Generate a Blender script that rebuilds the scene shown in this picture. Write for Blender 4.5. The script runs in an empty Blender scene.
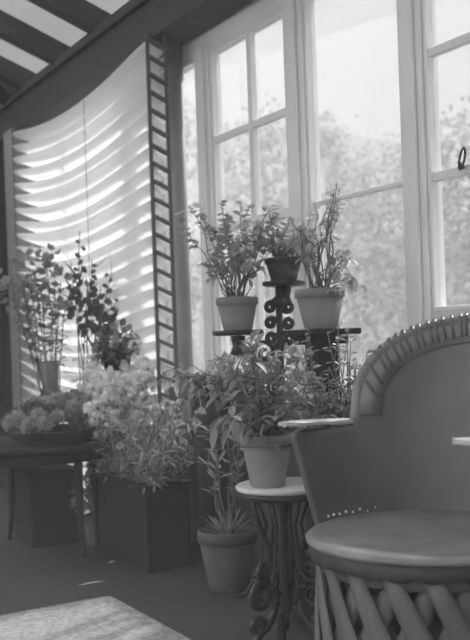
import bpy, bmesh, math, random
from mathutils import Vector, Matrix
random.seed(7)
PI = math.pi
C = bpy.context.scene.collection
V = Vector
# ---------------------------------------------------------------- frame of the place
F, ROLL, EYE = 950.0, math.radians(2.0), .93
U = V((-.508, .8614, 0))          # along the window wall, away from the viewer
N = V((.8614, .508, 0))           # out through the window wall
WROT = math.atan2(-U.y, -U.x)     # local x = -U, local y = N

def WP(s, n, z=0.0):
    return U * s + N * n + V((0, 0, z))

def at(px, py, depth):
    a = (px - 235) / F; b = (340 - py) / F; c, s = math.cos(ROLL), math.sin(ROLL)
    return V(((a * c + b * s) * depth, depth, EYE + (-a * s + b * c) * depth))

# ---------------------------------------------------------------- materials
MATS = {}
def mat(name, col, rough=.7, spec=.3, noise=0.0, nscale=8.0, bump=0.0, trans=0.0, metal=0.0, stretch=None, coat=0.0):
    m = bpy.data.materials.new(name); m.use_nodes = True
    nt = m.node_tree; bs = nt.nodes['Principled BSDF']; out = nt.nodes['Material Output']
    bs.inputs['Base Color'].default_value = (col, col, col, 1)
    bs.inputs['Roughness'].default_value = rough
    bs.inputs['Specular IOR Level'].default_value = spec
    bs.inputs['Metallic'].default_value = metal
    if coat: bs.inputs['Coat Weight'].default_value = coat; bs.inputs['Coat Roughness'].default_value = .25
    if noise or bump:
        tc = nt.nodes.new('ShaderNodeTexCoord'); mp = nt.nodes.new('ShaderNodeMapping')
        nt.links.new(tc.outputs['Object'], mp.inputs['Vector'])
        if stretch: mp.inputs['Scale'].default_value = stretch
        nz = nt.nodes.new('ShaderNodeTexNoise'); nz.inputs['Scale'].default_value = nscale; nz.inputs['Detail'].default_value = 5
        nt.links.new(mp.outputs['Vector'], nz.inputs['Vector'])
        if noise:
            r = nt.nodes.new('ShaderNodeMapRange')
            r.inputs['From Min'].default_value = .3; r.inputs['From Max'].default_value = .7
            r.inputs['To Min'].default_value = col * (1 - noise); r.inputs['To Max'].default_value = min(1, col * (1 + noise))
            nt.links.new(nz.outputs['Fac'], r.inputs['Value']); nt.links.new(r.outputs['Result'], bs.inputs['Base Color'])
        if bump:
            b = nt.nodes.new('ShaderNodeBump'); b.inputs['Strength'].default_value = bump; b.inputs['Distance'].default_value = .01
            nt.links.new(nz.outputs['Fac'], b.inputs['Height']); nt.links.new(b.outputs['Normal'], bs.inputs['Normal'])
    if trans:
        t = nt.nodes.new('ShaderNodeBsdfTranslucent'); mx = nt.nodes.new('ShaderNodeMixShader'); mx.inputs[0].default_value = trans
        t.inputs['Color'].default_value = (min(1, col * 1.15),) * 3 + (1,)
        nt.links.new(bs.outputs[0], mx.inputs[1]); nt.links.new(t.outputs[0], mx.inputs[2]); nt.links.new(mx.outputs[0], out.inputs['Surface'])
    MATS[name] = m
    return m

def glass_mat(name, veil, col=.9, nscale=3.0, rough=.5):
    """clear pane with a translucent film mixed in to veil what lies behind"""
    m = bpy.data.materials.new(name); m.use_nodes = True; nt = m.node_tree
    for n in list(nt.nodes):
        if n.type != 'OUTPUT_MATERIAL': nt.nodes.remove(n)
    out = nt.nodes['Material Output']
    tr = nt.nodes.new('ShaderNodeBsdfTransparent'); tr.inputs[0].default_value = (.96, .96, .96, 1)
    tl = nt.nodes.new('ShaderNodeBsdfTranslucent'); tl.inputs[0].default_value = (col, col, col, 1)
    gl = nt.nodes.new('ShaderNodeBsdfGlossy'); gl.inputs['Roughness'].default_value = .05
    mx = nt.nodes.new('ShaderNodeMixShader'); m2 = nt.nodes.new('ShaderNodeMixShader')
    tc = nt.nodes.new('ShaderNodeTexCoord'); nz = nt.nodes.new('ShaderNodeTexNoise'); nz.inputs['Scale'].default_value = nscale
    r = nt.nodes.new('ShaderNodeMapRange'); r.inputs['To Min'].default_value = veil * .8; r.inputs['To Max'].default_value = veil * 1.2
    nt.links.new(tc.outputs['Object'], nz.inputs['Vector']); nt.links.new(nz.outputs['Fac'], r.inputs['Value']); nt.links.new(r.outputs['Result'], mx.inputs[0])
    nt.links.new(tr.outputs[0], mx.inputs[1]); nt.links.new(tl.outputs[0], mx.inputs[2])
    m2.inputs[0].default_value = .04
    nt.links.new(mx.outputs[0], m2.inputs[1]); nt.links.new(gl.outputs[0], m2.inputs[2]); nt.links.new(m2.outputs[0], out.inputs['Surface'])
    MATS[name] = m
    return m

mat('white_paint', .74, .55, .3, .06, 3, .1)
mat('grey_paint', .3, .6, .3, .1, 4, .1)
mat('dark_wood', .02, .7, .2, .3, 6, .15, stretch=(1, 12, 12))
mat('rafter_wood', .075, .7, .2, .2, 5, .15, stretch=(6, 1, 6))
mat('wall_boards', .06, .75, .2, .25, 5, .2, stretch=(8, 8, 1))
mat('sill_paint', .6, .6, .3, .06, 3)
mat('blind_white', .93, .6, .2, .02, 6, 0, trans=.6)
mat('tape', .12, .8, .1)
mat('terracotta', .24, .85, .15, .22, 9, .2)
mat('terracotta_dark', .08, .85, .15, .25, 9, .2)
mat('soil', .05, .95, .05, .4, 40, .6)
mat('iron', .03, .45, .5, .2, 20, .2, metal=.3)
mat('iron_top', .55, .35, .5, .1, 6)
mat('leather_dark', .05, .6, .3, .3, 8, .2)
mat('leather', .10, .36, .5, .22, 5, .12)
mat('leather_worn', .19, .42, .45, .35, 7, .2)
mat('leather_sunlit', .5, .45, .4, .15, 9, .1)  # armrest leather made lighter: sunlight on the pads put into the colour
mat('stud', .6, .35, .6)
mat('cedar', .11, .6, .3, .3, 4, .2, stretch=(3, 3, 1))
mat('leaf', .27, .5, .4, .3, 20, 0, trans=.3)
mat('leaf_dark', .12, .5, .4, .3, 20, 0, trans=.25)
mat('leaf_pale', .4, .5, .35, .2, 20, 0, trans=.35)
mat('stem', .14, .6, .3)
mat('petal_white', .93, .7, .2, .03, 30, 0, trans=.6)
mat('petal_grey', .42, .7, .2, .2, 30, 0, trans=.3)
mat('petal_dark', .17, .7, .2, .25, 30, 0, trans=.3)
mat('brass', .12, .4, .6, .2, 8, 0, metal=.4)
mat('bark', .16, .9, .1, .3, 10, .5)
mat('tree_leaf', .08, .9, .0, .2, 2, 0, trans=.15)
mat('tree_leaf_dark', .12, .7, .2, .3, 2, 0, trans=.3)
mat('meadow', .11, .95, .05, .18, 1.3, 0)
mat('grass', .11, .9, .05, .2, 3, 0, trans=.25)
mat('rug_wool', .27, .95, .05, .3, 60, .5)
mat('crate_wood', .014, .8, .2, .2, 5, .2)
glass_mat('hazy_glass', .06)  # outdoor haze put into the panes as a translucent film
glass_mat('vase_glass', .5, .6, 12)
glass_mat('jar_glass', .6, .22, 12)
glass_mat('opal_glass', .97, .062, 1.5)

def floor_mat():
    m = bpy.data.materials.new('floor_planks'); m.use_nodes = True; nt = m.node_tree; bs = nt.nodes['Principled BSDF']
    tc = nt.nodes.new('ShaderNodeTexCoord'); br = nt.nodes.new('ShaderNodeTexBrick')
    br.inputs['Scale'].default_value = 1.0; br.inputs['Brick Width'].default_value = 1.9; br.inputs['Row Height'].default_value = .13
    br.inputs['Mortar Size'].default_value = .004
    br.inputs['Color1'].default_value = (.036, .036, .036, 1); br.inputs['Color2'].default_value = (.05, .05, .05, 1); br.inputs['Mortar'].default_value = (.03, .03, .03, 1)
    nz = nt.nodes.new('ShaderNodeTexNoise'); nz.inputs['Scale'].default_value = 3; nz.inputs['Detail'].default_value = 8
    mx = nt.nodes.new('ShaderNodeMixRGB'); mx.blend_type = 'MULTIPLY'; mx.inputs[0].default_value = .6
    rp = nt.nodes.new('ShaderNodeMapRange'); rp.inputs['To Min'].default_value = .5; rp.inputs['To Max'].default_value = 1.4
    nt.links.new(tc.outputs['Object'], br.inputs['Vector']); nt.links.new(tc.outputs['Object'], nz.inputs['Vector'])
    nt.links.new(nz.outputs['Fac'], rp.inputs['Value']); nt.links.new(br.outputs['Color'], mx.inputs[1]); nt.links.new(rp.outputs['Result'], mx.inputs[2])
    nt.links.new(mx.outputs[0], bs.inputs['Base Color']); bs.inputs['Roughness'].default_value = .55; bs.inputs['Specular IOR Level'].default_value = .35
    b = nt.nodes.new('ShaderNodeBump'); b.inputs['Strength'].default_value = .25; nt.links.new(nz.outputs['Fac'], b.inputs['Height']); nt.links.new(b.outputs['Normal'], bs.inputs['Normal'])
    MATS['floor_planks'] = m
floor_mat()

# ---------------------------------------------------------------- mesh builder
def frame_of(d):
    d = d.normalized(); a = V((0, 0, 1)) if abs(d.z) < .9 else V((1, 0, 0))
    x = d.cross(a).normalized(); return x, d.cross(x).normalized()

class MB:
    def __init__(s): s.v = []; s.f = []; s.smooth = []
    def add(s, vs, fs, smooth=False):
        o = len(s.v); s.v += [tuple(v) for v in vs]; s.f += [tuple(i + o for i in f) for f in fs]; s.smooth += [smooth] * len(fs)
    def box(s, lo, hi):
        x0, y0, z0 = lo; x1, y1, z1 = hi
        s.add([(x0, y0, z0), (x1, y0, z0), (x1, y1, z0), (x0, y1, z0), (x0, y0, z1), (x1, y0, z1), (x1, y1, z1), (x0, y1, z1)],
              [(0, 3, 2, 1), (4, 5, 6, 7), (0, 1, 5, 4), (1, 2, 6, 5), (2, 3, 7, 6), (3, 0, 4, 7)])
    def bar(s, a, b, w, h, up=V((0, 0, 1))):
        a, b = V(a), V(b); d = (b - a).normalized(); x = d.cross(up).normalized(); y = x.cross(d)
        vs = [p + x * sx * w / 2 + y * sy * h / 2 for p in (a, b) for sx, sy in ((-1, -1), (1, -1), (1, 1), (-1, 1))]
        s.add(vs, [(3, 2, 1, 0), (4, 5, 6, 7), (0, 1, 5, 4), (1, 2, 6, 5), (2, 3, 7, 6), (3, 0, 4, 7)])
    def tube(s, pts, r, n=8):
        pts = [V(p) for p in pts]; k = len(pts); rs = r if isinstance(r, (list, tuple)) else [r] * k
        vs = []; px = None
        for i, p in enumerate(pts):
            d = (pts[min(i + 1, k - 1)] - pts[max(i - 1, 0)]).normalized()
            x = frame_of(d)[0] if px is None else (px - d * px.dot(d)).normalized()
            px = x; y = d.cross(x)
            vs += [p + (x * math.cos(2 * PI * j / n) + y * math.sin(2 * PI * j / n)) * rs[i] for j in range(n)]
        fs = [(i * n + j, i * n + (j + 1) % n, (i + 1) * n + (j + 1) % n, (i + 1) * n + j) for i in range(k - 1) for j in range(n)]
        fs += [tuple(reversed(range(n))), tuple(range((k - 1) * n, k * n))]
        s.add(vs, fs, True)
    def lathe(s, prof, c=(0, 0, 0), n=32, close=False, smooth=True):
        k = len(prof); vs = [(c[0] + r * math.cos(2 * PI * j / n), c[1] + r * math.sin(2 * PI * j / n), c[2] + z) for r, z in prof for j in range(n)]
        m = k if close else k - 1
        s.add(vs, [(i * n + j, i * n + (j + 1) % n, ((i + 1) % k) * n + (j + 1) % n, ((i + 1) % k) * n + j) for i in range(m) for j in range(n)], smooth)
    def leaf(s, p, d, L, W, bend=.3, up=None):
        p = V(p); d = V(d).normalized(); x = d.cross(up or V((random.uniform(-.4, .4), random.uniform(-.4, .4), 1)))
        x = x.normalized() if x.length > .01 else frame_of(d)[0]
        n = x.cross(d)
        vs = [p]
        for t, w in ((.3, .9), (.65, .85)):
            q = p + d * L * t - V((0, 0, 1)) * bend * L * t * t
            vs += [q - x * W * w / 2 + n * W * .12, q, q + x * W * w / 2 + n * W * .12]
        vs.append(p + d * L - V((0, 0, 1)) * bend * L)
        s.add(vs, [(0, 2, 1), (0, 3, 2), (1, 2, 5, 4), (2, 3, 6, 5), (4, 5, 7), (5, 6, 7)], True)
    def petal(s, p, d, L, W, up):
        s.leaf(p, d, L, W, 0, up)
    def build(s, name, m, parent=None, loc=None):
        me = bpy.data.meshes.new(name); me.from_pydata(s.v, [], s.f); me.materials.append(MATS[m])
        me.polygons.foreach_set('use_smooth', s.smooth); me.update()
        o = bpy.data.objects.new(name, me); C.objects.link(o)
        if parent: o.parent = parent
        if loc is not None: o.location = loc
        return o

def bevel(o, w=.004, n=2):
    b = o.modifiers.new('edge', 'BEVEL'); b.width = w; b.segments = n; b.limit_method = 'ANGLE'; return o

def tag(o, label, cat, group=None, kind=None):
    o['label'] = label; o['category'] = cat
    if group: o['group'] = group
    if kind: o['kind'] = kind
    return o
def thing(name, label, cat, loc, rz=0, group=None):
    o = bpy.data.objects.new(name, None); o.empty_display_size = .1; C.objects.link(o); o.location = loc; o.rotation_euler = (0, 0, rz)
    return tag(o, label, cat, group)
def struct(mb, name, m, wall=True, parent=None, bev=0):
    o = mb.build(name, m, parent)
    if wall and not parent: o.rotation_euler = (0, 0, WROT)
    if not parent: o['kind'] = 'structure'
    if bev: bevel(o, bev)
    return o
def wbox(mb, s0, s1, n0, n1, z0, z1): mb.box((-s1, n0, z0), (-s0, n1, z1))

# ---------------------------------------------------------------- the setting (wall frame: s along the wall, n outwards)
D = 2.1
m = MB(); wbox(m, -1.8, 6.4, -2.6, 2.22, -.12, 0); struct(m, 'floor', 'floor_planks')
# low wall under the windows
m = MB(); wbox(m, -1.8, 4.28, 2.13, 2.25, 0, .72); struct(m, 'wall_right', 'wall_boards')
m = MB(); wbox(m, -1.8, 2.42, 2.1, 2.21, .72, 1.0); struct(m, 'wall_apron', 'sill_paint')
m = MB(); wbox(m, -1.8, 3.84, 2.06, 2.25, .7, .74); struct(m, 'trim_7', 'sill_paint', bev=.004)
# header above the windows
m = MB(); wbox(m, -1.8, 4.28, 2.1, 2.14, 2.225, 2.54); wbox(m, 4.28, 6.4, 2.1, 2.2, 2.46, 2.54); struct(m, 'wall_header', 'white_paint')
m = MB(); wbox(m, -1.8, 4.15, 2.06, 2.1, 2.335, 2.375); struct(m, 'trim_8', 'white_paint', bev=.005)
# posts between the windows, each with a moulded stop on the room side
def post(i, s0, s1, n0=2.09, n1=2.15, z0=.74, z1=2.24, mt='white_paint', parent=None):
    m = MB(); wbox(m, s0, s1, n0, n1, z0, z1)
    w = (s1 - s0)
    wbox(m, s0 + w * .22, s1 - w * .22, n0 - .018, n0, z0, z1)
    return struct(m, 'trim_%d' % i, mt, bev=.004)
post(1, 2.31, 2.42); post(2, 2.97, 3.095); post(3, 3.705, 3.82)
m = MB(); m.tube([WP(0, 0, 0) + V((-3.93, 2.04, 0)) - WP(0, 0), V((-3.93, 2.04, 2.36))], .042, 16); struct(m, 'trim_4', 'grey_paint')
post(5, 4.16, 4.28); post(6, 1.55, 1.66); 
m = MB(); wbox(m, 5.81, 6.0, 1.86, 1.99, 0, 2.31); struct(m, 'trim_9', 'grey_paint', bev=.006)

def window(i, s0, s1, z0, z1, mullions, rails, fr=.012, n=2.122, glass=True, thin=None):
    g = bpy.data.objects.new('window_%d' % i, None); C.objects.link(g); g['kind'] = 'structure'; g.rotation_euler = (0, 0, WROT)
    m = MB()
    wbox(m, s0, s0 + fr, n - .02, n + .03, z0, z1); wbox(m, s1 - fr, s1, n - .02, n + .03, z0, z1)
    wbox(m, s0 + fr, s1 - fr, n - .02, n + .03, z0, z0 + fr); wbox(m, s0 + fr, s1 - fr, n - .02, n + .03, z1 - fr * .6, z1)
    bevel(m.build('window_frame', 'white_paint', g), .003)
    for s in mullions:
        m = MB(); wbox(m, s - .016, s + .016, n - .014, n + .016, z0 + fr, z1 - fr * .6); bevel(m.build('mullion', 'white_paint', g), .003)
    for z, h in rails:
        m = MB(); wbox(m, s0 + fr, s1 - fr, n - .012, n + .014, z - h / 2, z + h / 2); bevel(m.build('glazing_bar', 'white_paint', g), .002)
    m = MB(); wbox(m, s0 + fr, s1 - fr, n + .004, n + .007, z0 + fr, z1 - fr * .6); m.build('pane', 'hazy_glass', g)
    return g
window(1, 3.095, 3.705, .74, 2.225, [3.385], [(1.83, .028), (1.43, .034)])
window(2, 2.42, 2.97, .74, 2.225, [], [(1.437, .014)], fr=.012)
window(3, 1.66, 2.31, 1.0, 2.225, [], [(1.83, .026), (1.43, .028)], fr=.014)
w3 = bpy.data.objects['window_3']
m = MB(); m.tube([(-2.145 + .014 * math.cos(t), 2.095 + .004 * math.sin(t), 1.462 + .03 * math.sin(t) + .012 * math.cos(t)) for t in [i * .42 for i in range(16)]], .004, 6); m.tube([(-2.145, 2.1, 1.43), (-2.155, 2.09, 1.455)], .006, 6); m.build('latch', 'iron', w3)
window(4, 3.82, 4.16, .74, 2.225, [], [], fr=.012)
window(5, .9, 1.55, 1.0, 2.225, [], [(1.83, .026), (1.43, .028)], fr=.03)
window(6, 4.28, 5.1, .2, 2.46, [], [(1.43, .03)])
window(7, 5.1, 5.85, .2, 2.46, [], [(1.43, .03)])
m = MB(); wbox(m, -1.8, .9, 2.1, 2.22, .74, 2.225); struct(m, 'wall_front', 'wall_boards')
m = MB(); wbox(m, 4.28, 5.85, 2.1, 2.22, 0, .2); struct(m, 'wall_base', 'grey_paint')
m = MB(); wbox(m, 5.85, 6.4, 2.08, 2.22, 0, 2.46); struct(m, 'wall_corner', 'wall_boards')
# end wall, back wall, near wall
m = MB(); wbox(m, 6.3, 6.42, -2.6, 2.08, 0, 2.6)
for k in range(14): wbox(m, 6.27, 6.3, 1.9 - k * .31, 1.94 - k * .31, 0, 2.6)
struct(m, 'wall_left', 'wall_boards')
m = MB(); wbox(m, -1.8, 6.4, -2.7, -2.6, 0, .8); wbox(m, -1.8, 6.4, -2.7, -2.6, 2.9, 4.4)
for s in (-1.8, -.4, 1.0, 2.4, 3.8, 5.2, 6.3): wbox(m, s, s + .1, -2.7, -2.6, .8, 2.9)
struct(m, 'wall_back', 'sill_paint')
m = MB(); wbox(m, -1.9, -1.8, -2.6, 2.22, 0, .8); wbox(m, -1.9, -1.8, -2.6, 2.22, 2.5, 4.4)
for n_ in (-2.6, -1.4, -.2, 1.0, 2.12): wbox(m, -1.9, -1.8, n_, n_ + .1, .8, 2.5)
struct(m, 'wall_near', 'sill_paint')
# wall plate (the dark beam) and glazed lean-to roof
m = MB(); wbox(m, -1.8, 6.3, 1.9, 2.08, 2.31, 2.53); wbox(m, -1.8, 6.3, 1.87, 1.9, 2.48, 2.53); struct(m, 'beam', 'rafter_wood', bev=.006)
TP = math.tan(math.radians(21))
def roofz(n): return 2.58 + (1.9 - n) * TP
m = MB()
x0, x1 = -6.4, 1.8
m.add([(x0, 2.16, roofz(2.16) + .052), (x1, 2.16, roofz(2.16) + .052), (x1, -2.6, roofz(-2.6) + .052), (x0, -2.6, roofz(-2.6) + .052)], [(0, 1, 2, 3)])
struct(m, 'ceiling', 'opal_glass')
s = 4.455 - .5805 * 10; k = 10
while s < 6.3:
    m = MB(); a = V((-(s + .035), 2.08, roofz(2.08) - .012)); b = V((-(s + .035), -2.6, roofz(-2.6) - .012)); m.bar(a, b, .08, .12)
    struct(m, 'trim_%d' % k, 'rafter_wood', bev=.004); s += .5805; k += 1
m = MB(); c0 = V((-6.0, 1.95, roofz(1.95) - .03)); c1 = c0 + V((3.6, -3.6, 3.6 * TP)); m.bar(c0, c1, .11, .12); struct(m, 'trim_%d' % k, 'rafter_wood', bev=.006); k += 1
# light batten the blind hangs from
m = MB(); wbox(m, 3.84, 5.95, 1.875, 1.9, 2.29, 2.312); struct(m, 'trim_%d' % k, 'rafter_wood', bev=.003)

# ---------------------------------------------------------------- blind
bl = thing('slatted_blind', 'white slatted blind sagging across the far windows', 'blind', (0, 0, 0), WROT)
S0, S1, NS = 3.80, 5.80, 28
def slat_pt(k, t, v):
    """k slat index, t 0..1 from near end to far end, v -1 room edge .. 1 window edge"""
    s = S0 + (S1 - S0) * t
    sag = .105 * 4 * t * (1 - t) * (1 + .25 * (t - .5)) + .012 * math.sin(k * 2.1)*t*(1-t)*4
    z = 2.255 - k * .0785 - sag
    tilt = math.radians(24 + 34 * min(1, 5 * t * (1 - t) * 1.0))
    w = .046 + .006 * min(1, t / .06) - .015 * max(0, (t - .93) / .07)
    curve = .010 * (1 - v * v)
    n = 1.885 + v * w * math.cos(tilt) - curve * math.sin(tilt)
    return V((-s, n, z - v * w * math.sin(tilt) - curve * math.cos(tilt)))
m = MB()
for k in range(NS):
    T = 36; vs = []
    for i in range(T + 1):
        for v in (-1, -.5, 0, .5, 1): vs.append(slat_pt(k, i / T, v))
    m.add(vs, [(i * 5 + j, i * 5 + j + 1, i * 5 + j + 6, i * 5 + j + 5) for i in range(T) for j in range(4)], True)
o = m.build('slat_panel', 'blind_white', bl); sd = o.modifiers.new('thick', 'SOLIDIFY'); sd.thickness = .003
for t, nm in ((.0, 0), (.985, 1)):
    for v in (-1.05, 1.05):
        m = MB(); pts = [slat_pt(k, t, v) + V((.004 if not nm else 0, 0, .0)) for k in range(-1, NS)]
        pts[0] = V((pts[0].x, pts[0].y, 2.31)); m.tube(pts, .010 if not nm else .004, 6); m.build('ladder_tape', 'tape', bl)
m = MB()
for k in range(NS): 
    a, b = slat_pt(k, 0, -1.05), slat_pt(k, 0, 1.05); m.bar(a + V((.012, 0, 0)), b + V((.012, 0, 0)), .026, .012)
m.build('slat_clip', 'tape', bl)
m = MB(); m.tube([slat_pt(k, .40, -1.12) for k in range(NS)], .0016, 5); m.build('cord', 'stem', bl)

# ---------------------------------------------------------------- small builders for plants and pots
def pot(root, R, H, m='terracotta', rim=.22):
    """tapered flower pot with a thick collar, base at z 0"""
    mb = MB(); rb = R * .66; rh = H * rim; w = R * .07
    prof = [(0, 0), (rb - .004, 0), (rb, .004), (R * .93, H - rh), (R * .93, H - rh), (R * 1.0, H - rh + .001), (R, H - .004), (R - .004, H), (R - w - .002, H), (R - w - .003, H * .82), (0, H * .82)]
    mb.lathe(prof, n=40); o = mb.build('pot', m, root)
    sm = MB(); sm.lathe([(0, H * .9), (R * .5, H * .895), (R - w - .003, H * .88)], n=24); sm.build('soil', 'soil', root)
    return H * .9

def curve_pts(p, tip, sagdir, n=7, wob=.02):
    p, tip = V(p), V(tip); L = (tip - p).length; out = []
    for i in range(n):
        t = i / (n - 1)
        q = p.lerp(tip, t) + V(sagdir) * math.sin(t * PI) * L * .25
        if 0 < i: q += V([random.uniform(-wob, wob) for _ in range(3)])
        out.append(q)
    return out

def leafy(root, z0, stems, leafL, leafW, per, mleaf, mstem='stem', sr=.003, wob=.012, bend=.35, start=.25, spread=.9):
    """stems = list of tip points; leaves all along them"""
    sm = MB(); lm = MB()
    for base, tip, arch in stems:
        pts = curve_pts(base, tip, arch, 7, wob); sm.tube(pts, [sr * (1 - .5 * i / 6) for i in range(7)], 5)
        k = int(per)
        for j in range(k):
            t = start + (1 - start) * (j + random.random()) / k; f = min(5.999, t * 6); i = int(f); q = pts[i].lerp(pts[i + 1], f - i)
            ax = (pts[i + 1] - pts[i]).normalized(); x, y = frame_of(ax); a = random.uniform(0, 2 * PI)
            d = (x * math.cos(a) + y * math.sin(a)) * spread + ax * random.uniform(.1, .8)
            sc = random.uniform(.6, 1.15)
            lm.leaf(q, d, leafL * sc, leafW * sc, bend * random.uniform(.2, 1.3))
    sm.build('stem', mstem, root); return lm.build('foliage', mleaf, root)

def bush_stems(n, z0, rb, R, h, cx=0, cy=0, arch=.4, hmin=.6, flat=None):
    out = []
    for i in range(n):
        a = random.uniform(0, 2 * PI); rr = R * math.sqrt(random.random()); b = random.uniform(0, rb)
        base = V((cx * 0 + b * math.cos(a), b * math.sin(a), z0)); tip = V((cx + rr * math.cos(a), cy + rr * math.sin(a), z0 + h * random.uniform(hmin, 1) * (1 - .3 * (rr / R) ** 2)))
        out.append((base, tip, (-.3 * math.cos(a) * arch, -.3 * math.sin(a) * arch, arch)))
    return out

def blossom(mb, p, d, r, n=10, layers=3, cup=.35):
    d = V(d).normalized(); x, y = frame_of(d)
    for l in range(layers):
        for j in range(n):
            a = 2 * PI * (j + .5 * l) / n + random.uniform(-.15, .15); e = cup + l * (1.25 - cup) / max(1, layers - 1) * .8
            dd = (x * math.cos(a) + y * math.sin(a)) * math.cos(e) + d * math.sin(e)
            mb.petal(p, dd, r * random.uniform(.85, 1.05) * (1 - .12 * l), r * 2.4 / n * 2.0, d)

# ---------------------------------------------------------------- leather barrel chair
PHI = math.radians(50)
ch = thing('barrel_chair', 'brown leather barrel chair on a drum of crossed wooden strips', 'chair', (.42, 2.15, 0), 0)
BK = V((math.sin(PHI), math.cos(PHI), 0)); SD = V((math.cos(PHI), -math.sin(PHI), 0))   # towards the back, towards its image-right arm
def cd(th): return BK * math.cos(th) + SD * math.sin(th)
R2 = math.radians
def top_h(th):
    a = abs(th) / R2(70)
    if a < 1: return .70 + .265 * (1 - a ** 2.6) ** (1 / 2.4)
    return .70
TH1 = R2(108)
def shell_pt(th, v, off=0):
    """v 0 at seat .. 1 at top edge"""
    h = top_h(th); z = .40 + (h - .40) * v
    arm = max(0, min(1, (abs(th) - R2(62)) / R2(30)))
    r = .266 + (z - .40) * (.15 + .06 * arm) + off
    thx = th * (1 + .06 * v * arm)
    q = cd(thx) * r; return V((q.x, q.y, z))
NT, NV = 96, 16
m = MB(); vs = []
for i in range(NT + 1):
    th = -TH1 + 2 * TH1 * i / NT
    for j in range(NV + 1): vs.append(shell_pt(th, j / NV))
m.add(vs, [(i * (NV + 1) + j, (i + 1) * (NV + 1) + j, (i + 1) * (NV + 1) + j + 1, i * (NV + 1) + j + 1) for i in range(NT) for j in range(NV)], True)
o = m.build('backrest', 'leather', ch); sd = o.modifiers.new('thick', 'SOLIDIFY'); sd.thickness = .014; sd.offset = 1
# rolled edge band round the back arch
m = MB(); pts = []
for i in range(61):
    th = R2(-69.9) + R2(139.8) * i / 60; p = shell_pt(th, 1, .004); pts.append(p)
a0 = shell_pt(R2(-70), 1, .004); a1 = shell_pt(R2(70), 1, .004)
m.tube([a0 - V((0, 0, .02))] + pts + [a1 - V((0, 0, .02))], .015, 10); m.build('piping', 'leather_worn', ch)
# flat inner border with lacing holes
m = MB(); vs = []; KK = 80
for i in range(KK + 1):
    th = R2(-69.8) + R2(139.6) * i / KK
    t2 = th * (1 - .17); 
    e0 = shell_pt(th, .985, -.019); h = top_h(th)
    z1 = .695 + (h - .70) * .80; 
    q = cd(th * .86) * (.266 + (z1 - .40) * .15 - .021)
    vs += [e0, V((q.x, q.y, z1))]
m.add(vs, [(2 * i, 2 * i + 1, 2 * i + 3, 2 * i + 2) for i in range(KK)], True)
o = m.build('border', 'leather_worn', ch); sd = o.modifiers.new('thick', 'SOLIDIFY'); sd.thickness = .006
# whip stitching over the arch
m = MB()
for i in range(40):
    th = R2(-66) + R2(132) * i / 39 + random.uniform(-.012, .012)
    e = shell_pt(th, 1, .004); h = top_h(th); q = cd(th * .93) * (.266 + (h - .46) * .15 - .026)
    m.tube([e + V((0, 0, .015)), e + cd(th) * -.016 + V((0, 0, .006)), V((q.x, q.y, h - .042))], [.0075, .0055, .003], 6)
m.build('lacing', 'leather', ch)
# arm pads
for sg in (-1, 1):
    m = MB(); vs = []; K = 18
    for i in range(K + 1):
        t = i / K; th = sg * R2(68 + (47 if sg < 0 else 64) * t); c = .266 + .30 * .21 + .010
        w = .038 * math.sqrt(max(0.0, 1 - max(0, (t - .72) / .28) ** 2)) + .002
        w *= (.35 + .65 * min(1, t / .25))
        for rr, zz in ((c - w, .708), (c, .712), (c + w, .708), (c + w, .699), (c - w, .699)):
            q = cd(th) * rr; vs.append(V((q.x, q.y, zz + .004 + .014 * t)))
    m.add(vs, [(i * 5 + j, i * 5 + (j + 1) % 5, (i + 1) * 5 + (j + 1) % 5, (i + 1) * 5 + j) for i in range(K) for j in range(5)] + [(0, 1, 2, 3, 4), tuple(K * 5 + j for j in (4, 3, 2, 1, 0))])
    bevel(m.build('armrest', 'leather_sunlit', ch), .003)
# seat
m = MB(); m.lathe([(0, .474), (.1, .4745), (.2, .479), (.255, .4835), (.270, .482), (.276, .476), (.275, .470), (.268, .464), (.25, .462), (0, .462)], n=72)
m.build('seat', 'leather_worn', ch)
m = MB(); prof = []
vs = []; n = 96
for j in range(n):
    a = 2 * PI * j / n; w = .004 * math.sin(a * 23) + .003 * math.sin(a * 41 + 1)
    for r, z in ((.262, .469), (.262 + w * .6, .45), (.264 + w, .432 + w)): vs.append((r * math.cos(a), r * math.sin(a), z))
m.add(vs, [(j * 3 + i, ((j + 1) % n) * 3 + i, ((j + 1) % n) * 3 + i + 1, j * 3 + i + 1) for j in range(n) for i in range(2)], True)
o = m.build('seat_skirt', 'leather_dark', ch); sd = o.modifiers.new('t', 'SOLIDIFY'); sd.thickness = .004
m = MB()
for i in range(44):
    th = R2(-100) + R2(200) * i / 43; q = cd(th) * .270; m.lathe([(0, .006), (.003, .005), (.0045, 0)], (q.x, q.y, .489 + .004 * math.sin(i * 3)), 8)
m.build('stud', 'stud', ch)
# crossed strips of the drum
def strip(a0, da, off):
    m = MB(); T = 8; vs = []; A = V((math.cos(a0) * (.25 - off), math.sin(a0) * (.255 - off), .44)); B = V((math.cos(a0 + da) * (.272 - off), math.sin(a0 + da) * (.272 - off), .02))
    d = (B - A).normalized()
    for i in range(T + 1):
        t = i / T; p = A.lerp(B, t); rad = V((p.x, p.y, 0)).normalized(); x = d.cross(rad).normalized(); nn = x.cross(d)
        p = p + rad * .018 * math.sin(PI * t); w = .020 + .006 * math.sin(PI * t)
        vs += [p - x * w, p - x * w * .4 + nn * .0, p + x * w * .4, p + x * w]
        vs[-3] = p - x * w * .4 + rad * .006; vs[-2] = p + x * w * .4 + rad * .006
    m.add(vs, [(i * 4 + j, i * 4 + j + 1, i * 4 + j + 5, i * 4 + j + 4) for i in range(T) for j in range(3)], True)
    o = m.build('strut', 'cedar', ch); sd = o.modifiers.new('t', 'SOLIDIFY'); sd.thickness = .006
for k in range(18):
    strip(2 * PI * k / 18, .80, 0); strip(2 * PI * k / 18 + .06, -.80, .02)
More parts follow.
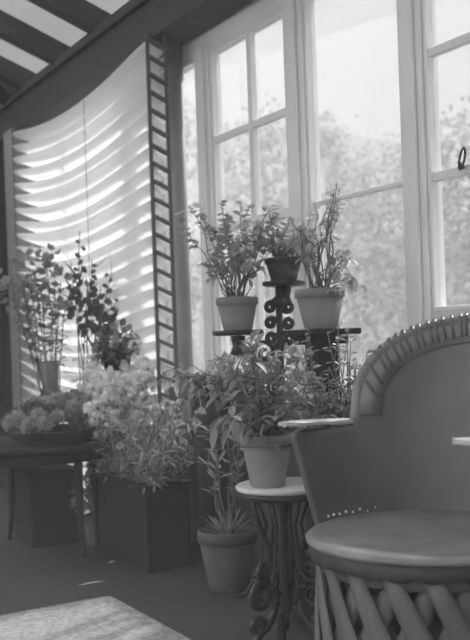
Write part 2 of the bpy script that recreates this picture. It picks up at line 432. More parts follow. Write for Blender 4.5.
m = MB(); m.lathe([(.255, 0), (.285, 0), (.29, .015), (.285, .035), (.255, .035)], n=64, close=True); m.build('base_ring', 'cedar', ch)
m = MB(); m.lathe([(.21, .41), (.25, .41), (.25, .45), (.21, .45)], n=48, close=True); m.build('hoop', 'cedar', ch)

# ---------------------------------------------------------------- cast-iron table
TC = at(282, 485, 2.72); TC = V((TC.x, TC.y, 0)); TZ = .515
tb = thing('cast_iron_table', 'small round pale topped table on scrolled cast iron legs', 'table', TC)
m = MB(); m.lathe([(0, TZ), (.128, TZ), (.133, TZ - .004), (.133, TZ - .012), (.128, TZ - .016), (0, TZ - .016)], n=48); m.build('tabletop', 'iron_top', tb)
m = MB(); m.lathe([(.123, TZ - .016), (.13, TZ - .016), (.13, TZ - .034), (.123, TZ - .034)], n=48, close=True); m.lathe([(0, TZ - .017), (.03, TZ - .017), (.025, TZ - .05), (.012, TZ - .07), (.012, .2), (.02, .17), (.01, .13), (0, .12)], n=16)
m.build('table_frame', 'iron', tb)
def spiral(c, r0, a0, turns, r1=.006, n=34):
    return [(c[0] + (r0 + (r1 - r0) * i / n) * math.cos(a0 + turns * 2 * PI * i / n), c[1] + (r0 + (r1 - r0) * i / n) * math.sin(a0 + turns * 2 * PI * i / n)) for i in range(n + 1)]
def iron_leg(ang, root):
    m = MB(); dx, dy = math.cos(ang), math.sin(ang); P = lambda q: (q[0] * dx, q[0] * dy, q[1])
    # radial plane curves (r, z)
    main = [(.105, .49), (.10, .44), (.075, .38), (.05, .32), (.035, .26), (.04, .2)]
    m.tube([P(q) for q in main], .009, 8)
    big = spiral((.085, .205), .045, PI, -1.9)            # the large scroll
    m.tube([P(q) for q in big], [.012 - .005 * i / len(big) for i in range(len(big))], 8)
    foot = [(.04, .2), (.045, .15), (.07, .12), (.1, .1), (.12, .07), (.122, .035), (.14, .012), (.165, .008)]
    m.tube([P(q) for q in foot], [.011, .012, .013, .014, .014, .013, .013, .014], 8)
    m.tube([P(q) for q in spiral((.105, .125), .028, PI * 1.4, -1.5)], .0105, 8)
    m.tube([P(q) for q in spiral((.075, .275), .022, PI * 1.5, 1.4)], .0095, 8)
    m.tube([P(q) for q in spiral((.045, .315), .016, PI * 1.2, 1.3)], .006, 8)
    for a in (-.5, .5):
        ex, ey = math.cos(ang + a), math.sin(ang + a)
        m.tube([(.03 * dx, .03 * dy, .17), (.06 * ex, .06 * ey, .22), (.07 * ex, .07 * ey, .3), (.05 * ex, .05 * ey, .4), (.08 * ex, .08 * ey, .482)], .006, 6)
        q = [(.07 * ex + .02 * math.cos(t) * ex, .07 * ey + .02 * math.cos(t) * ey, .25 + .02 * math.sin(t)) for t in [i * .5 for i in range(13)]]
        m.tube(q, .005, 6)
    m.build('leg', 'iron', root)
for a in (R2(215), R2(335), R2(95)): iron_leg(a, tb)

# ---------------------------------------------------------------- pot on that table
p = at(268, 487, 2.68)
P3 = thing('potted_plant', 'bushy plant in a clay pot on the small iron table', 'potted plant', V((p.x, 2.68, TZ)))
z = pot(P3, .074, .148)
leafy(P3, z, bush_stems(34, z, .04, .19, .30, cx=0, cy=.0, arch=.3, hmin=.15), .05, .026, 13, 'leaf', bend=.5, start=.2)

# ---------------------------------------------------------------- pot on the floor
p = V((-.055, 3.56, 0))
P4 = thing('potted_plant', 'wide clay pot standing on the floor with bare upright stems', 'potted plant', p)
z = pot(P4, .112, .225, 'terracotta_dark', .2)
st = [(V((random.uniform(-.03, .03), random.uniform(-.03, .03), z)), V((random.uniform(-.06, .1), random.uniform(-.06, .06), z + random.uniform(.3, .5))), (0, 0, .05)) for i in range(7)]
leafy(P4, z, st, .07, .016, 9, 'leaf', bend=.1, start=.35, sr=.004)
lm = MB()
for i in range(26):
    a = random.uniform(0, 2 * PI); lm.leaf((0.02 * math.cos(a), .02 * math.sin(a), z), (math.cos(a), math.sin(a), random.uniform(.5, 1.8)), random.uniform(.08, .15), .013, .15)
lm.build('foliage', 'leaf', P4)

# ---------------------------------------------------------------- tiered iron plant stand
SC = at(283, 420, 3.32); SC = V((SC.x, 3.32, 0))
sdn = thing('plant_stand', 'tall dark iron plant stand with round plates at several heights', 'plant stand', SC)
m = MB(); m.tube([(0, 0, .0), (0, 0, .3), (0, 0, .8), (0, 0, 1.13)], .012, 10)
for zz in (.25, .62, .9, 1.06): m.lathe([(.012, zz - .02), (.024, zz - .008), (.026, zz), (.024, zz + .008), (.012, zz + .02)], n=16)
m.build('pole', 'iron', sdn)
for a in (R2(30), R2(150), R2(270)):
    m = MB(); m.tube([(0, 0, .22), (.05 * math.cos(a), .05 * math.sin(a), .16), (.12 * math.cos(a), .12 * math.sin(a), .1), (.17 * math.cos(a), .17 * math.sin(a), .02), (.2 * math.cos(a), .2 * math.sin(a), .01)], .009, 8); m.build('leg', 'iron', sdn)
def plate(px, py, depth, r):
    q = at(px, py, depth) - SC; zt = q.z
    m = MB(); m.lathe([(0, zt), (r - .004, zt), (r, zt + .006), (r + .004, zt + .006), (r + .004, zt - .008), (r - .01, zt - .012), (0, zt - .012)], (q.x, q.y, 0), 36)
    m.lathe([(0, zt - .012), (.026, zt - .014), (.02, zt - .05), (.03, zt - .075), (0, zt - .085)], (q.x, q.y, 0), 16); m.build('plate', 'iron', sdn)
    m = MB(); d = V((q.x, q.y, 0)); L = d.length
    if L > .03:
        e = d.normalized()
        m.tube([V((0, 0, zt - .16)), e * L * .3 + V((0, 0, zt - .15)), e * L * .7 + V((0, 0, zt - .09)), e * L * 1.0 + V((0, 0, zt - .03))], .010, 8)
        sp = spiral((L * .38, zt - .075), .05, -PI * .5, 1.6)
        m.tube([e * a_ + V((0, 0, b_)) for a_, b_ in sp], .008, 8)
        sp = spiral((L * .15, zt - .2), .03, PI * .5, -1.5); m.tube([e * a_ + V((0, 0, b_)) for a_, b_ in sp], .007, 8)
        m.build('bracket', 'iron', sdn)
    return SC + q
q1 = plate(238, 332, 3.30, .085)
q2 = plate(284, 283, 3.34, .072)
q3 = plate(226, 394, 3.34, .125)
# ornament knot right of the hanging pot
m = MB()
for zz in (1.04, .985, .93):
    for sg in (-1, 1): m.tube([(sg * (.018 + a_), 0, zz + b_) for a_, b_ in spiral((.012, 0), .02, PI, 1.3 * sg)], .009, 8)
m.build('scroll', 'iron', sdn)

P1 = thing('potted_plant', 'thin stemmed geranium in a clay pot on the left plate of the iron stand', 'potted plant', V((q1.x, q1.y, q1.z)))
z = pot(P1, .074, .120)
st = []
for i in range(32):
    a = random.uniform(0, 2 * PI); r = random.uniform(.05, .21); st.append((V((.02 * math.cos(a), .02 * math.sin(a), z)), V((r * math.cos(a), r * .8 * math.sin(a), z + random.uniform(.12, .34))), (0, 0, .05)))
leafy(P1, z, st, .036, .03, 14, 'leaf_pale', bend=.3, start=.55, sr=.0025)
P5 = thing('potted_plant', 'small dark pot with trailing leaves on the top plate of the iron stand', 'potted plant', V((q2.x, q2.y, q2.z)))
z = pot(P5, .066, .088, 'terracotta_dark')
leafy(P5, z, bush_stems(20, z, .03, .2, .22, arch=.3, hmin=.2), .045, .024, 11, 'leaf', bend=.5, start=.3)
P7 = thing('potted_plant', 'low bowl of trailing leaves on the lowest plate of the iron stand', 'potted plant', V((q3.x, q3.y, q3.z)))
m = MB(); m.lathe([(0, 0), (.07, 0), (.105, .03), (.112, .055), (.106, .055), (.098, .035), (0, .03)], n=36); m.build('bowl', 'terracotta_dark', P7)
m = MB(); m.lathe([(0, .046), (.1, .042)], n=20); m.build('soil', 'soil', P7)
leafy(P7, .04, bush_stems(34, .042, .08, .24, .17, arch=.5, hmin=-.6), .05, .02, 12, 'leaf_pale', bend=.6, start=.15)

# ---------------------------------------------------------------- pedestal with the large pot
q = at(321, 329, 3.14); PC = V((q.x, q.y, 0)); PZ = q.z
pd = thing('pedestal', 'tall dark wooden pedestal carrying the large clay pot by the window', 'pedestal', PC, WROT)
m = MB(); m.box((-.095, -.095, PZ - .02), (.095, .095, PZ)); bevel(m.build('top_board', 'dark_wood', pd))
m = MB(); m.box((-.04, -.04, .05), (.04, .04, PZ - .04)); m.box((-.065, -.065, PZ - .05), (.065, .065, PZ - .02)); bevel(m.build('column', 'dark_wood', pd))
m = MB(); m.box((-.12, -.12, 0), (.12, .12, .05)); bevel(m.build('base', 'dark_wood', pd), .01)
P2 = thing('potted_plant', 'large clay pot with long arching branches on the dark pedestal', 'potted plant', V((PC.x, PC.y, PZ)))
z = pot(P2, .083, .132)
B0 = V((0, 0, z)); o2 = V((PC.x, PC.y, PZ))
st = []
for px, py, n in ((340, 188, 4), (325, 205, 4), (300, 220, 4), (352, 250, 2), (305, 240, 3), (345, 262, 3), (352, 285, 3), (285, 230, 2)):
    for i in range(n):
        tip = at(px + random.uniform(-9, 9), py + random.uniform(-8, 8), 3.12 + random.uniform(-.12, .12)) - o2
        st.append((B0 + V((random.uniform(-.03, .03), random.uniform(-.03, .03), 0)), tip, (-.05, 0, .28)))
leafy(P2, z, st, .038, .017, 17, 'leaf_pale', bend=.5, start=.4, sr=.003, wob=.01)

# ---------------------------------------------------------------- shrub behind the chair
q = at(350, 400, 2.86)
P6 = thing('potted_shrub', 'dense small leaved shrub between the window and the chair back', 'potted shrub', V((q.x, q.y, 0)))
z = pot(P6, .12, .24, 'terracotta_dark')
st = [(V((random.uniform(-.04, .04), random.uniform(-.04, .04), z)), V((random.uniform(-.17, .09), random.uniform(-.12, .12), z + random.uniform(.3, .74))), (random.uniform(-.2, .2), random.uniform(-.2, .2), .1)) for i in range(80)]
leafy(P6, z, st, .036, .02, 22, 'leaf', bend=.3, start=.2, sr=.003)
# window-side stool with a small trough of seedlings, seen over the chair arm
q = at(312, 420, 2.98)
st_ = thing('plant_stool', 'low white topped stool behind the left arm of the chair', 'stool', V((q.x, q.y, 0)), WROT)
zt = q.z
m = MB(); m.box((-.13, -.08, zt - .016), (.13, .08, zt)); bevel(m.build('seat', 'iron_top', st_))
for sx in (-1, 1):
    for sy in (-1, 1): m = MB(); m.box((sx * .11 - .012, sy * .06 - .012, 0), (sx * .11 + .012, sy * .06 + .012, zt - .016)); m.build('leg', 'dark_wood', st_)
P8 = thing('seedling_tray', 'shallow tray of pale seedlings on the stool behind the chair arm', 'plant tray', V((q.x, q.y, zt)), WROT)
m = MB(); m.box((-.11, -.06, 0), (.11, .06, .035)); bevel(m.build('tray', 'terracotta', P8))
st = [(V((random.uniform(-.1, .1), random.uniform(-.05, .05), .035)), V((random.uniform(-.14, .14), random.uniform(-.07, .07), random.uniform(.05, .12))), (0, 0, .1)) for i in range(40)]
leafy(P8, .035, st, .035, .012, 7, 'leaf_pale', bend=.5, start=.3, sr=.002)

# ---------------------------------------------------------------- planter box with flowers
pb = thing('planter_box', 'dark wooden planter box on the floor full of flowers', 'planter', WP(3.5, 1.63, 0), WROT)
Lb, Wb, Hb = .56, .19, .35
m = MB(); m.box((-Lb, 0, 0), (0, .016, Hb)); m.box((-Lb, Wb - .016, 0), (0, Wb, Hb)); m.box((-Lb, .016, 0), (-Lb + .016, Wb - .016, Hb)); m.box((-.016, .016, 0), (0, Wb - .016, Hb)); m.box((-Lb + .016, .016, .01), (-.016, Wb - .016, .03))
bevel(m.build('box', 'crate_wood', pb))
for x in (-Lb - .004, -.026):
    m = MB(); m.box((x, -.012, 0), (x + .03, 0, Hb + .006)); bevel(m.build('corner_batten', 'dark_wood', pb))
m = MB(); m.box((-Lb + .016, .016, .03), (-.016, Wb - .016, Hb - .03)); m.build('soil', 'soil', pb)
def planter_plant(lx, ly, hgt, kind, label):
    w = WP(3.5 - lx, 1.63 + ly, Hb - .03)
    r = thing('flowering_plant', label, 'flowering plant', w, 0, 'flowers growing in the planter box')
    st = []; fm = MB(); n = 12
    for i in range(n):
        a = random.uniform(0, 2 * PI); rr = random.uniform(.02, .13); tip = V((rr * math.cos(a), rr * math.sin(a), hgt * random.uniform(.55, 1)))
        st.append((V((.02 * math.cos(a), .02 * math.sin(a), 0)), tip, (0, 0, .08)))
        if kind == 'spray':
            for j in range(14): blossom(fm, tip + V([random.gauss(0, .026) for _ in range(3)]), (random.uniform(-1, 1), -1, random.uniform(0, 1.5)), .021, 6, 2)
        elif kind == 'daisy':
            for j in range(1): blossom(fm, tip + V([random.gauss(0, .02) for _ in range(3)]), (random.uniform(-1, 1), -1, random.uniform(0, 1.5)), .024, 9, 2, .1)
    leafy(r, 0, st, .075, .011, 18, 'leaf_pale' if kind != 'spray' else 'leaf', bend=.35, start=.1, sr=.0025, spread=.6)
    if fm.v: fm.build('blossom', 'petal_white' if kind == 'spray' else 'petal_grey', r)
lab = {'spray': 'tall plant with frothy white blossom in the planter box', 'daisy': 'leafy plant with small grey daisies in the planter box', 'leaf': 'narrow leaved green plant without bloom in the planter box'}
for lx, ly, h, kd in ((-.52, .1, .5, 'spray'), (-.44, .05, .44, 'spray'), (-.38, .13, .5, 'spray'), (-.3, .07, .36, 'daisy'), (-.22, .12, .32, 'daisy'), (-.15, .05, .26, 'daisy'), (-.08, .1, .32, 'daisy'), (-.33, .04, .24, 'leaf'), (-.05, .05, .24, 'leaf'), (-.48, .04, .24, 'leaf'), (-.04, .13, .36, 'daisy'), (-.12, .13, .4, 'leaf'), (-.55, .05, .42, 'spray')):
    planter_plant(lx, ly, h, kd, lab[kd])

# ---------------------------------------------------------------- round table with flowers (far left)
tc = WP(4.25, 1.45); TT = .5
rt = thing('round_table', 'dark round wooden table at the far left under the flower vases', 'table', tc)
m = MB(); m.lathe([(0, TT), (.37, TT), (.38, TT - .008), (.377, TT - .022), (.365, TT - .03), (0, TT - .03)], n=64); m.build('tabletop', 'dark_wood', rt)
m = MB(); m.lathe([(.29, TT - .03), (.30, TT - .03), (.30, TT - .085), (.29, TT - .085)], n=48, close=True); m.build('apron', 'dark_wood', rt)
for i in range(4):
    a = PI / 4 + i * PI / 2; m = MB(); x, y = .28 * math.cos(a), .28 * math.sin(a); m.tube([(x, y, TT - .03), (x, y, .3), (x * 1.03, y * 1.03, .1), (x * 1.1, y * 1.1, 0)], [.022, .018, .014, .012], 10); m.build('leg', 'dark_wood', rt)
cr = thing('wooden_crate', 'black wooden crate on the floor under the round table', 'crate', V((-.93, 4.56, 0)), WROT)
m = MB(); m.box((-.13, -.12, 0), (.13, .12, .33)); bevel(m.build('crate_body', 'crate_wood', cr))
m = MB(); m.box((-.14, -.13, .33), (.14, .13, .35)); bevel(m.build('lid', 'crate_wood', cr))
# metal bowl of chrysanthemums
BWc = at(57, 432, 4.32); BW = V((BWc.x, 4.32, TT))
bw = thing('metal_bowl', 'wide shallow metal bowl of flower heads at the edge of the round table', 'bowl', BW)
m = MB(); m.lathe([(0, 0), (.14, 0), (.19, .03), (.222, .058), (.226, .059), (.22, .053), (.185, .022), (.14, .006), (0, .006)], n=56); m.build('basin', 'brass', bw)
m = MB()
for j in range(26):
    pass
k = 0; hd = []
while len(hd) < 40 and k < 3000:
    k += 1; a = random.uniform(0, 2 * PI); r = .235 * math.sqrt(random.random()); h = .075 + .10 * (1 - (r / .25) ** 2) + random.uniform(-.01, .025)
    q = BW + V((r * math.cos(a), r * math.sin(a), h))
    if all((q - e).length > .058 for e in hd): hd.append(q)
protos = []
for v, (mt_, lb_) in enumerate((('petal_grey', 'light grey pompon flower head in the metal bowl'), ('petal_dark', 'darker pompon flower head in the metal bowl'), ('petal_grey', 'light grey pompon flower head in the metal bowl'))):
    r = bpy.data.objects.new('chrysanthemum', None); C.objects.link(r); tag(r, lb_, 'flower', 'pompon flowers in the metal bowl')
    m = MB(); n = 46
    for i in range(n):
        zz = 1 - 1.5 * (i + .5) / n; aa = i * 2.39996; rr = math.sqrt(max(0, 1 - zz * zz)); d = V((rr * math.cos(aa), rr * math.sin(aa), zz))
        m.petal(d * .008, d + V([random.uniform(-.2, .2) for _ in range(3)]), .038 * random.uniform(.85, 1.1), .021, d.cross(V((0, 0, 1))) + V((.01, 0, .1)))
    m.lathe([(0, .022), (.018, .018), (.026, 0), (.018, -.018), (0, -.022)], n=12)
    m.build('petals', mt_, r); m = MB(); m.tube([(0, 0, -.06), (0, 0, -.01)], .003, 5); m.build('stem', 'stem', r); protos.append(r)
for i, q in enumerate(hd):
    pr = protos[i % 3]
    if i < 3: r = pr
    else:
        r = pr.copy(); C.objects.link(r)
        for c_ in pr.children: d = c_.copy(); d.parent = r; C.objects.link(d)
    r.location = q; e = (q - BW - V((0, 0, -.15))); r.rotation_euler = V((0, 0, 1)).rotation_difference(e).to_euler(); r.scale = (1, 1, 1)

# glass cylinder vase and square jar
va = at(48, 398, 4.55); VA = V((va.x, 4.62, TT))
vs_ = thing('glass_vase', 'tall clear cylinder vase on the round table nearest the wall post', 'vase', VA)
m = MB(); m.lathe([(0, 0), (.035, 0), (.038, .01), (.042, .33), (.050, .36), (.047, .36), (.039, .33), (.034, .012), (0, .012)], n=32); m.build('vase_body', 'vase_glass', vs_)
ja = at(82, 400, 4.62); JA = V((ja.x, 4.66, TT))
jr = thing('glass_jar', 'broad dark glass jar of tall stems on the round table', 'jar', JA)
m = MB(); m.lathe([(0, 0), (.062, 0), (.066, .008), (.066, .19), (.06, .205), (.064, .215), (.058, .215), (.055, .2), (.06, .185), (.06, .01), (0, .01)], n=32); mo = m.build('jar_body', 'jar_glass', jr)
m = MB(); m.lathe([(0, .012), (.058, .012), (.058, .13), (0, .13)], n=24); m.build('water', 'leaf_dark', jr)
def flower_stem(base, tipw, kind, label, grp, name, spread=.03):
    r = thing(name, label, 'cut flower', base, 0, grp); tip = V(tipw) - V(base); st = [(V((0, 0, 0)), tip, (0, 0, .04))]
    fm = MB()
    if kind == 'lily':
        leafy(r, 0, st, .07, .02, 26, 'leaf', bend=.4, start=.5, sr=.004, wob=.008)
        for j in range(6): blossom(fm, tip + V([random.gauss(0, spread * 1.2) for _ in range(3)]), (random.uniform(-1, 1), random.uniform(-1, .5), random.uniform(-.2, 1.2)), .034, 5, 1, .7)
        fm.build('blossom', 'petal_grey', r)
    elif kind == 'gladiolus':
        leafy(r, 0, st, .14, .014, 5, 'leaf_dark', bend=.05, start=.3, sr=.004, wob=.006, spread=.3)
        for j in range(9):
            t = .62 + .36 * j / 9; q = V((0, 0, 0)).lerp(tip, t) + V((0, 0, 1)) * .0; blossom(fm, q + V((random.choice((-1, 1)) * .014, -.01, 0)), (random.uniform(-1, 1), -.8, .6), .036 * (1.15 - .75 * j / 9), 6, 1, .6)
        fm.build('blossom', 'petal_dark', r)
    else:
        leafy(r, 0, st, .05, .02, 14, 'leaf_dark', bend=.4, start=.35, sr=.003)
    return r
for px, py, i in ((18, 262, 0), (30, 285, 0), (56, 268, 0), (10, 282, 0), (22, 280, 0), (34, 268, 1), (48, 262, 2), (60, 280, 3), (14, 300, 4), (40, 290, 5), (66, 300, 6), (27, 305, 7), (52, 305, 8)):
    flower_stem(VA + V((random.uniform(-.02, .02), random.uniform(-.02, .02), .015)), at(px, py, 4.6 + random.uniform(-.08, .05)), 'lily', 'pale lily like cut flower in the tall cylinder vase', 'cut flowers in the cylinder vase', 'cut_lily')
for px, py in ((80, 232), (92, 258), (112, 268), (72, 262), (100, 285), (122, 290), (86, 290), (108, 308)):
    flower_stem(JA + V((random.uniform(-.035, .035), random.uniform(-.035, .035), .135)), at(px, py, 4.62 + random.uniform(-.1, .05)), 'gladiolus', 'tall flower spike standing in the broad dark jar', 'flower spikes in the broad jar', 'gladiolus')
# trumpet vase
tv0 = at(116, 436, 4.42); TV = V((tv0.x, 4.42, TT))
tv = thing('trumpet_vase', 'slender dark trumpet vase of leaves at the right edge of the round table', 'vase', TV)
m = MB(); m.lathe([(0, 0), (.04, 0), (.042, .006), (.012, .02), (.006, .05), (.006, .19), (.012, .21), (.03, .28), (.062, .37), (.066, .372), (.058, .366), (.0, .30)], n=32); m.build('vase_body', 'crate_wood', tv)
r = thing('leaf_bouquet', 'bunch of dark leaves and pale blossom in the trumpet vase', 'bouquet', TV + V((0, 0, .33)))
leafy(r, 0, bush_stems(26, 0, .02, .13, .24, arch=.2, hmin=.25), .05, .03, 9, 'leaf_dark', bend=.4, start=.3)
fm = MB()
for i in range(16):
    a = random.uniform(0, 2 * PI); rr = random.uniform(.02, .13); blossom(fm, V((rr * math.cos(a), rr * math.sin(a), random.uniform(.06, .2))), (random.uniform(-1, 1), -1, .5), .024, 7, 2)
fm.build('blossom', 'petal_grey', r)
# long leaning flower stalk and foliage clump between table and planter
cl = thing('potted_plant', 'leafy plant low on the floor between round table and planter box', 'potted plant', WP(4.2, 1.72, 0) * 1.0)
cl.location = WP(4.16, 1.68, 0)
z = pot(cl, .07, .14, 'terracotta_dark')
leafy(cl, z, bush_stems(26, z, .03, .13, .36, arch=.3, hmin=.3), .06, .026, 11, 'leaf', bend=.4, start=.2)

rg = thing('sun_patch_rug', 'pale woven rug added to brighten the sun patch at the bottom left', 'rug', (0, 0, 0), WROT)  # added rug follows the sun patch; its pale tone stands in for more sunlight
m = MB(); wbox(m, 2.45, 3.25, .15, 1.35, .0005, .009); bevel(m.build('pile', 'rug_wool', rg), .003)
m = MB()
for i in range(100): yy = .16 + i * .0118; m.bar((-3.25, yy, .005), (-3.27 - random.random() * .008, yy + random.uniform(-.005, .005), .002), .004, .003)
m.build('fringe', 'rug_wool', rg)
# ---------------------------------------------------------------- litter on the floor
lf = MB(); lf.leaf((0, 0, .003), (1, .1, .12), .11, .02, .0, V((0, 0, 1))); r = lf.build('fallen_leaf', 'petal_white', None, V((-.64, 3.66, .002))); tag(r, 'long pale leaf lying alone on the floor at lower left', 'leaf')
for (px, py), lb in (((118, 537), 'pale petal fallen on the floor in front of the planter box'), ((48, 503), 'pale petal lying on the floor near the black crate'), ((108, 564), 'small petal lying on open floor nearer than the planter box')):
    rr = at(px, py, 1) - V((0, 0, EYE)); t_ = -EYE / rr.z; w = V((rr.x * t_, rr.y * t_, .003))
    fm = MB(); fm.leaf((0, 0, 0), (1, .4, .15), .035, .024, 0, V((0, 0, 1))); o = fm.build('fallen_petal', 'petal_white', None, w); tag(o, lb, 'petal')

# ---------------------------------------------------------------- outside
def ground():
    m = MB(); K = 40
    vs = []
    for i in range(K + 1):
        for j in range(K + 1):
            n = 2.3 + (j / K) ** 1.6 * 60; s = -30 + 100 * i / K
            rise = max(0, (n - 4) / 16); z = -.35 + 1.9 * min(1, rise) ** 1.2 + .15 * math.sin(s * .5) * math.cos(n * .4) * min(1, rise)
            vs.append((-s, n, z))
    m.add(vs, [(i * (K + 1) + j, (i + 1) * (K + 1) + j, (i + 1) * (K + 1) + j + 1, i * (K + 1) + j + 1) for i in range(K) for j in range(K)], True)
    return struct(m, 'ground', 'meadow')
ground()
def gz(s, n):
    rise = max(0, (n - 4) / 16); return -.35 + 1.9 * min(1, rise) ** 1.2
def tree(s, n, h, w, label, mt='tree_leaf', cnt=1500, low=.15, name='tree', cat='tree', lf=.16):
    g = gz(s, n) - .05; r = thing(name, label, cat, WP(s, n, g)); 
    m = MB(); m.tube([(0, 0, 0), (.05, 0, h * .3), (0, .05, h * .6), (0, 0, h * .85)], [h * .03, h * .024, h * .016, h * .006], 8)
    for i in range(7):
        a = i * 2.4; zz = h * (.35 + .07 * i); m.tube([(0, 0, zz), (w * .25 * math.cos(a), w * .25 * math.sin(a), zz + h * .08), (w * .42 * math.cos(a), w * .42 * math.sin(a), zz + h * .12)], [h * .01, h * .007, h * .003], 5)
    m.build('trunk', 'bark', r)
    m = MB(); cl = []
    for i in range(26):
        t = random.random(); zz = h * (low + (1 - low) * t); rr = w * .5 * math.sin(PI * min(1, .18 + .82 * t)) ** .7 * math.sqrt(random.random()); a = random.uniform(0, 2 * PI)
        cl.append((V((rr * math.cos(a), rr * math.sin(a), zz)), random.uniform(.16, .28) * w))
    cl.append((V((0, 0, h * .93)), .1 * w))
    for i in range(cnt):
        c, R = random.choice(cl); d = V([random.gauss(0, 1) for _ in range(3)]).normalized(); q = c + d * R * random.random() ** .4
        m.leaf(q, d + V((0, 0, -.2)), lf * random.uniform(.6, 1.3), lf * .6, .2)
    m.build('foliage', mt, r)
def ray_tree(px, pytop, n, w, label, **k):
    """a tree standing n metres out beyond the wall, seen in direction px, crown reaching pytop"""
    r = at(px, pytop, 1) - V((0, 0, EYE)); t = n / (r.x * N.x + r.y * N.y); s = t * (r.x * U.x + r.y * U.y)
    h = EYE + r.z * t - gz(s, n); tree(s, n, h, w, label, **k)
ray_tree(262, 118, 14, 3.6, 'bushy tree outside seen through the left casement', cnt=1700)
ray_tree(300, 104, 17, 2.6, 'pointed tree outside rising behind the post beside the left casement', cnt=1500)
ray_tree(322, 122, 15, 2.6, 'tree outside at the left edge of the wide middle pane', cnt=1500)
ray_tree(365, 148, 18, 4.6, 'low rounded tree outside in the middle of the wide pane', cnt=1800)
ray_tree(400, 152, 21, 4.0, 'low tree outside behind the right window post', cnt=1400)
ray_tree(446, 116, 16, 3.4, 'broad tree outside seen through the right casement', cnt=1800)
ray_tree(475, 110, 14, 3.0, 'tree outside cut by the right edge of the view', cnt=1400)
ray_tree(228, 140, 16, 3.4, 'tree outside behind the left casement near its jamb', cnt=1500)
ray_tree(176, 110, 12, 3.2, 'tree outside in the narrow gap beside the blind', cnt=1300)
ray_tree(90, 150, 9, 4.4, 'dark tree outside behind the slatted blind', cnt=2500, mt='tree_leaf_dark', low=.02)
ray_tree(30, 120, 9, 4.4, 'dark tree outside behind the far end of the blind', cnt=3000, mt='tree_leaf_dark', low=.02)
for i, (px, py, n, w, lb) in enumerate(((240, 235, 9, 3.4, 'shrub outside below the trees behind the plant stand'), (300, 225, 11, 3.6, 'wide shrub outside behind the arching branches'), (350, 205, 13, 4.2, 'wide shrub outside behind the middle pane'), (395, 215, 10, 3.0, 'shrub outside next to the right post'), (450, 190, 10, 3.6, 'shrub outside through the right casement'), (485, 200, 9, 3.0, 'shrub outside at the right border'))):
    ray_tree(px, py, n, w, lb, cnt=1500, low=.05, name='shrub', cat='shrub', lf=.13)
gm = MB()
for i in range(9000):
    n = 3 + 13 * random.random() ** 1.3; s = random.uniform(.3, 1.9) * n * 1.1 + random.uniform(-2, 6); q = V((-s, n, gz(s, n) + .15 * math.sin(s * .5) * math.cos(n * .4) * min(1, max(0, (n - 4) / 16)) - .02))
    gm.leaf(q, (random.uniform(-.5, .5), random.uniform(-.5, .5), 1), random.uniform(.15, .4), .03, .2)
o = gm.build('meadow_grass', 'grass'); o.rotation_euler = (0, 0, WROT); tag(o, 'long pale grass covering the bank outside the windows', 'grass', kind='stuff')

# ---------------------------------------------------------------- hazy air
def haze(name, lo, hi, dens, label):
    m = bpy.data.materials.new(name); m.use_nodes = True; nt = m.node_tree
    for n in list(nt.nodes):
        if n.type != 'OUTPUT_MATERIAL': nt.nodes.remove(n)
    vs = nt.nodes.new('ShaderNodeVolumeScatter'); vs.inputs['Color'].default_value = (.95, .95, .95, 1); vs.inputs['Density'].default_value = dens; vs.inputs['Anisotropy'].default_value = 0.0
    nt.links.new(vs.outputs[0], nt.nodes['Material Output'].inputs['Volume']); MATS[name] = m
    b = MB(); b.box(lo, hi); o = b.build(name, name); o.rotation_euler = (0, 0, WROT); tag(o, label, 'haze', kind='stuff'); return o
haze('garden_haze', (-60, 2.4, -1), (30, 30, 18), .006, 'thin daylight haze hanging over the garden outside')
haze('room_haze', (-6.25, -2.55, .005), (1.75, 2.05, 2.2), .023, 'faint hazy air inside the sun room')

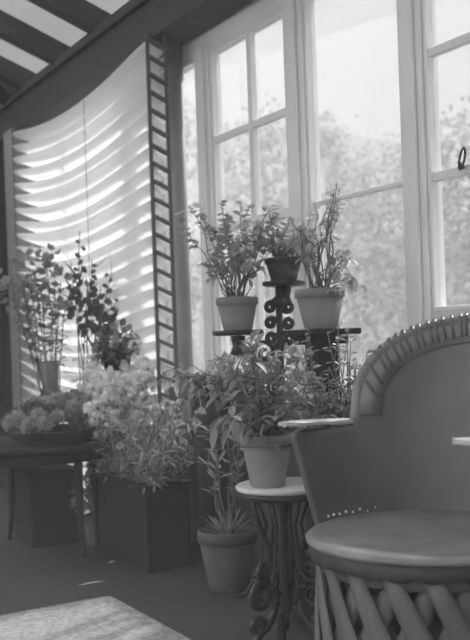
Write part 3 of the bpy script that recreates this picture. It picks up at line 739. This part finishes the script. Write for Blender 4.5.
# ---------------------------------------------------------------- light
w = bpy.data.worlds.new('sky'); bpy.context.scene.world = w; w.use_nodes = True
nt = w.node_tree; bg = nt.nodes['Background']
tc = nt.nodes.new('ShaderNodeTexCoord'); sx = nt.nodes.new('ShaderNodeSeparateXYZ'); cr_ = nt.nodes.new('ShaderNodeValToRGB')
nt.links.new(tc.outputs['Generated'], sx.inputs[0]); nt.links.new(sx.outputs['Z'], cr_.inputs[0]); nt.links.new(cr_.outputs[0], bg.inputs[0])
cr_.color_ramp.elements[0].position = 0; cr_.color_ramp.elements[0].color = (.27, .27, .27, 1)
cr_.color_ramp.elements[1].position = .34; cr_.color_ramp.elements[1].color = (.29, .29, .29, 1)
e = cr_.color_ramp.elements.new(.85); e.color = (3.5, 3.5, 3.5, 1)
# sky behind the viewer is boosted: added fill light for the room
dp = nt.nodes.new('ShaderNodeVectorMath'); dp.operation = 'DOT_PRODUCT'; dp.inputs[1].default_value = (-N.x, -N.y, .25)
mr = nt.nodes.new('ShaderNodeMapRange'); mr.inputs['From Min'].default_value = 0; mr.inputs['From Max'].default_value = 1; mr.inputs['To Min'].default_value = 1.0; mr.inputs['To Max'].default_value = 7.5
nt.links.new(tc.outputs['Generated'], dp.inputs[0]); nt.links.new(dp.outputs['Value'], mr.inputs['Value']); nt.links.new(mr.outputs['Result'], bg.inputs[1])
sl = bpy.data.lights.new('sun', 'SUN'); sl.energy = 5.6; sl.angle = R2(2.5); so = bpy.data.objects.new('sun', sl); C.objects.link(so)
tosun = N * .7 + U * .3 + V((0, 0, .67)); so.rotation_euler = V((0, 0, 1)).rotation_difference(tosun).to_euler()

# ---------------------------------------------------------------- camera and colour
cam = bpy.data.cameras.new('camera'); co = bpy.data.objects.new('camera', cam); C.objects.link(co)
co.location = (0, 0, EYE); co.rotation_euler = (PI / 2, ROLL, 0)
cam.sensor_fit = 'VERTICAL'; cam.sensor_height = 36; cam.lens = F / 640 * 36; cam.shift_y = 20 / 640; cam.clip_start = .05
cam.dof.use_dof = True; cam.dof.focus_distance = 2.65; cam.dof.aperture_fstop = 4.0
sc = bpy.context.scene; sc.camera = co
sc.view_settings.view_transform = 'Standard'; sc.view_settings.look = 'None'; sc.view_settings.gamma = 1; sc.view_settings.exposure = 0
sc.view_settings.use_curve_mapping = False
sc.cycles.max_bounces = 8; sc.cycles.transparent_max_bounces = 12
sc.cycles.use_denoising = True
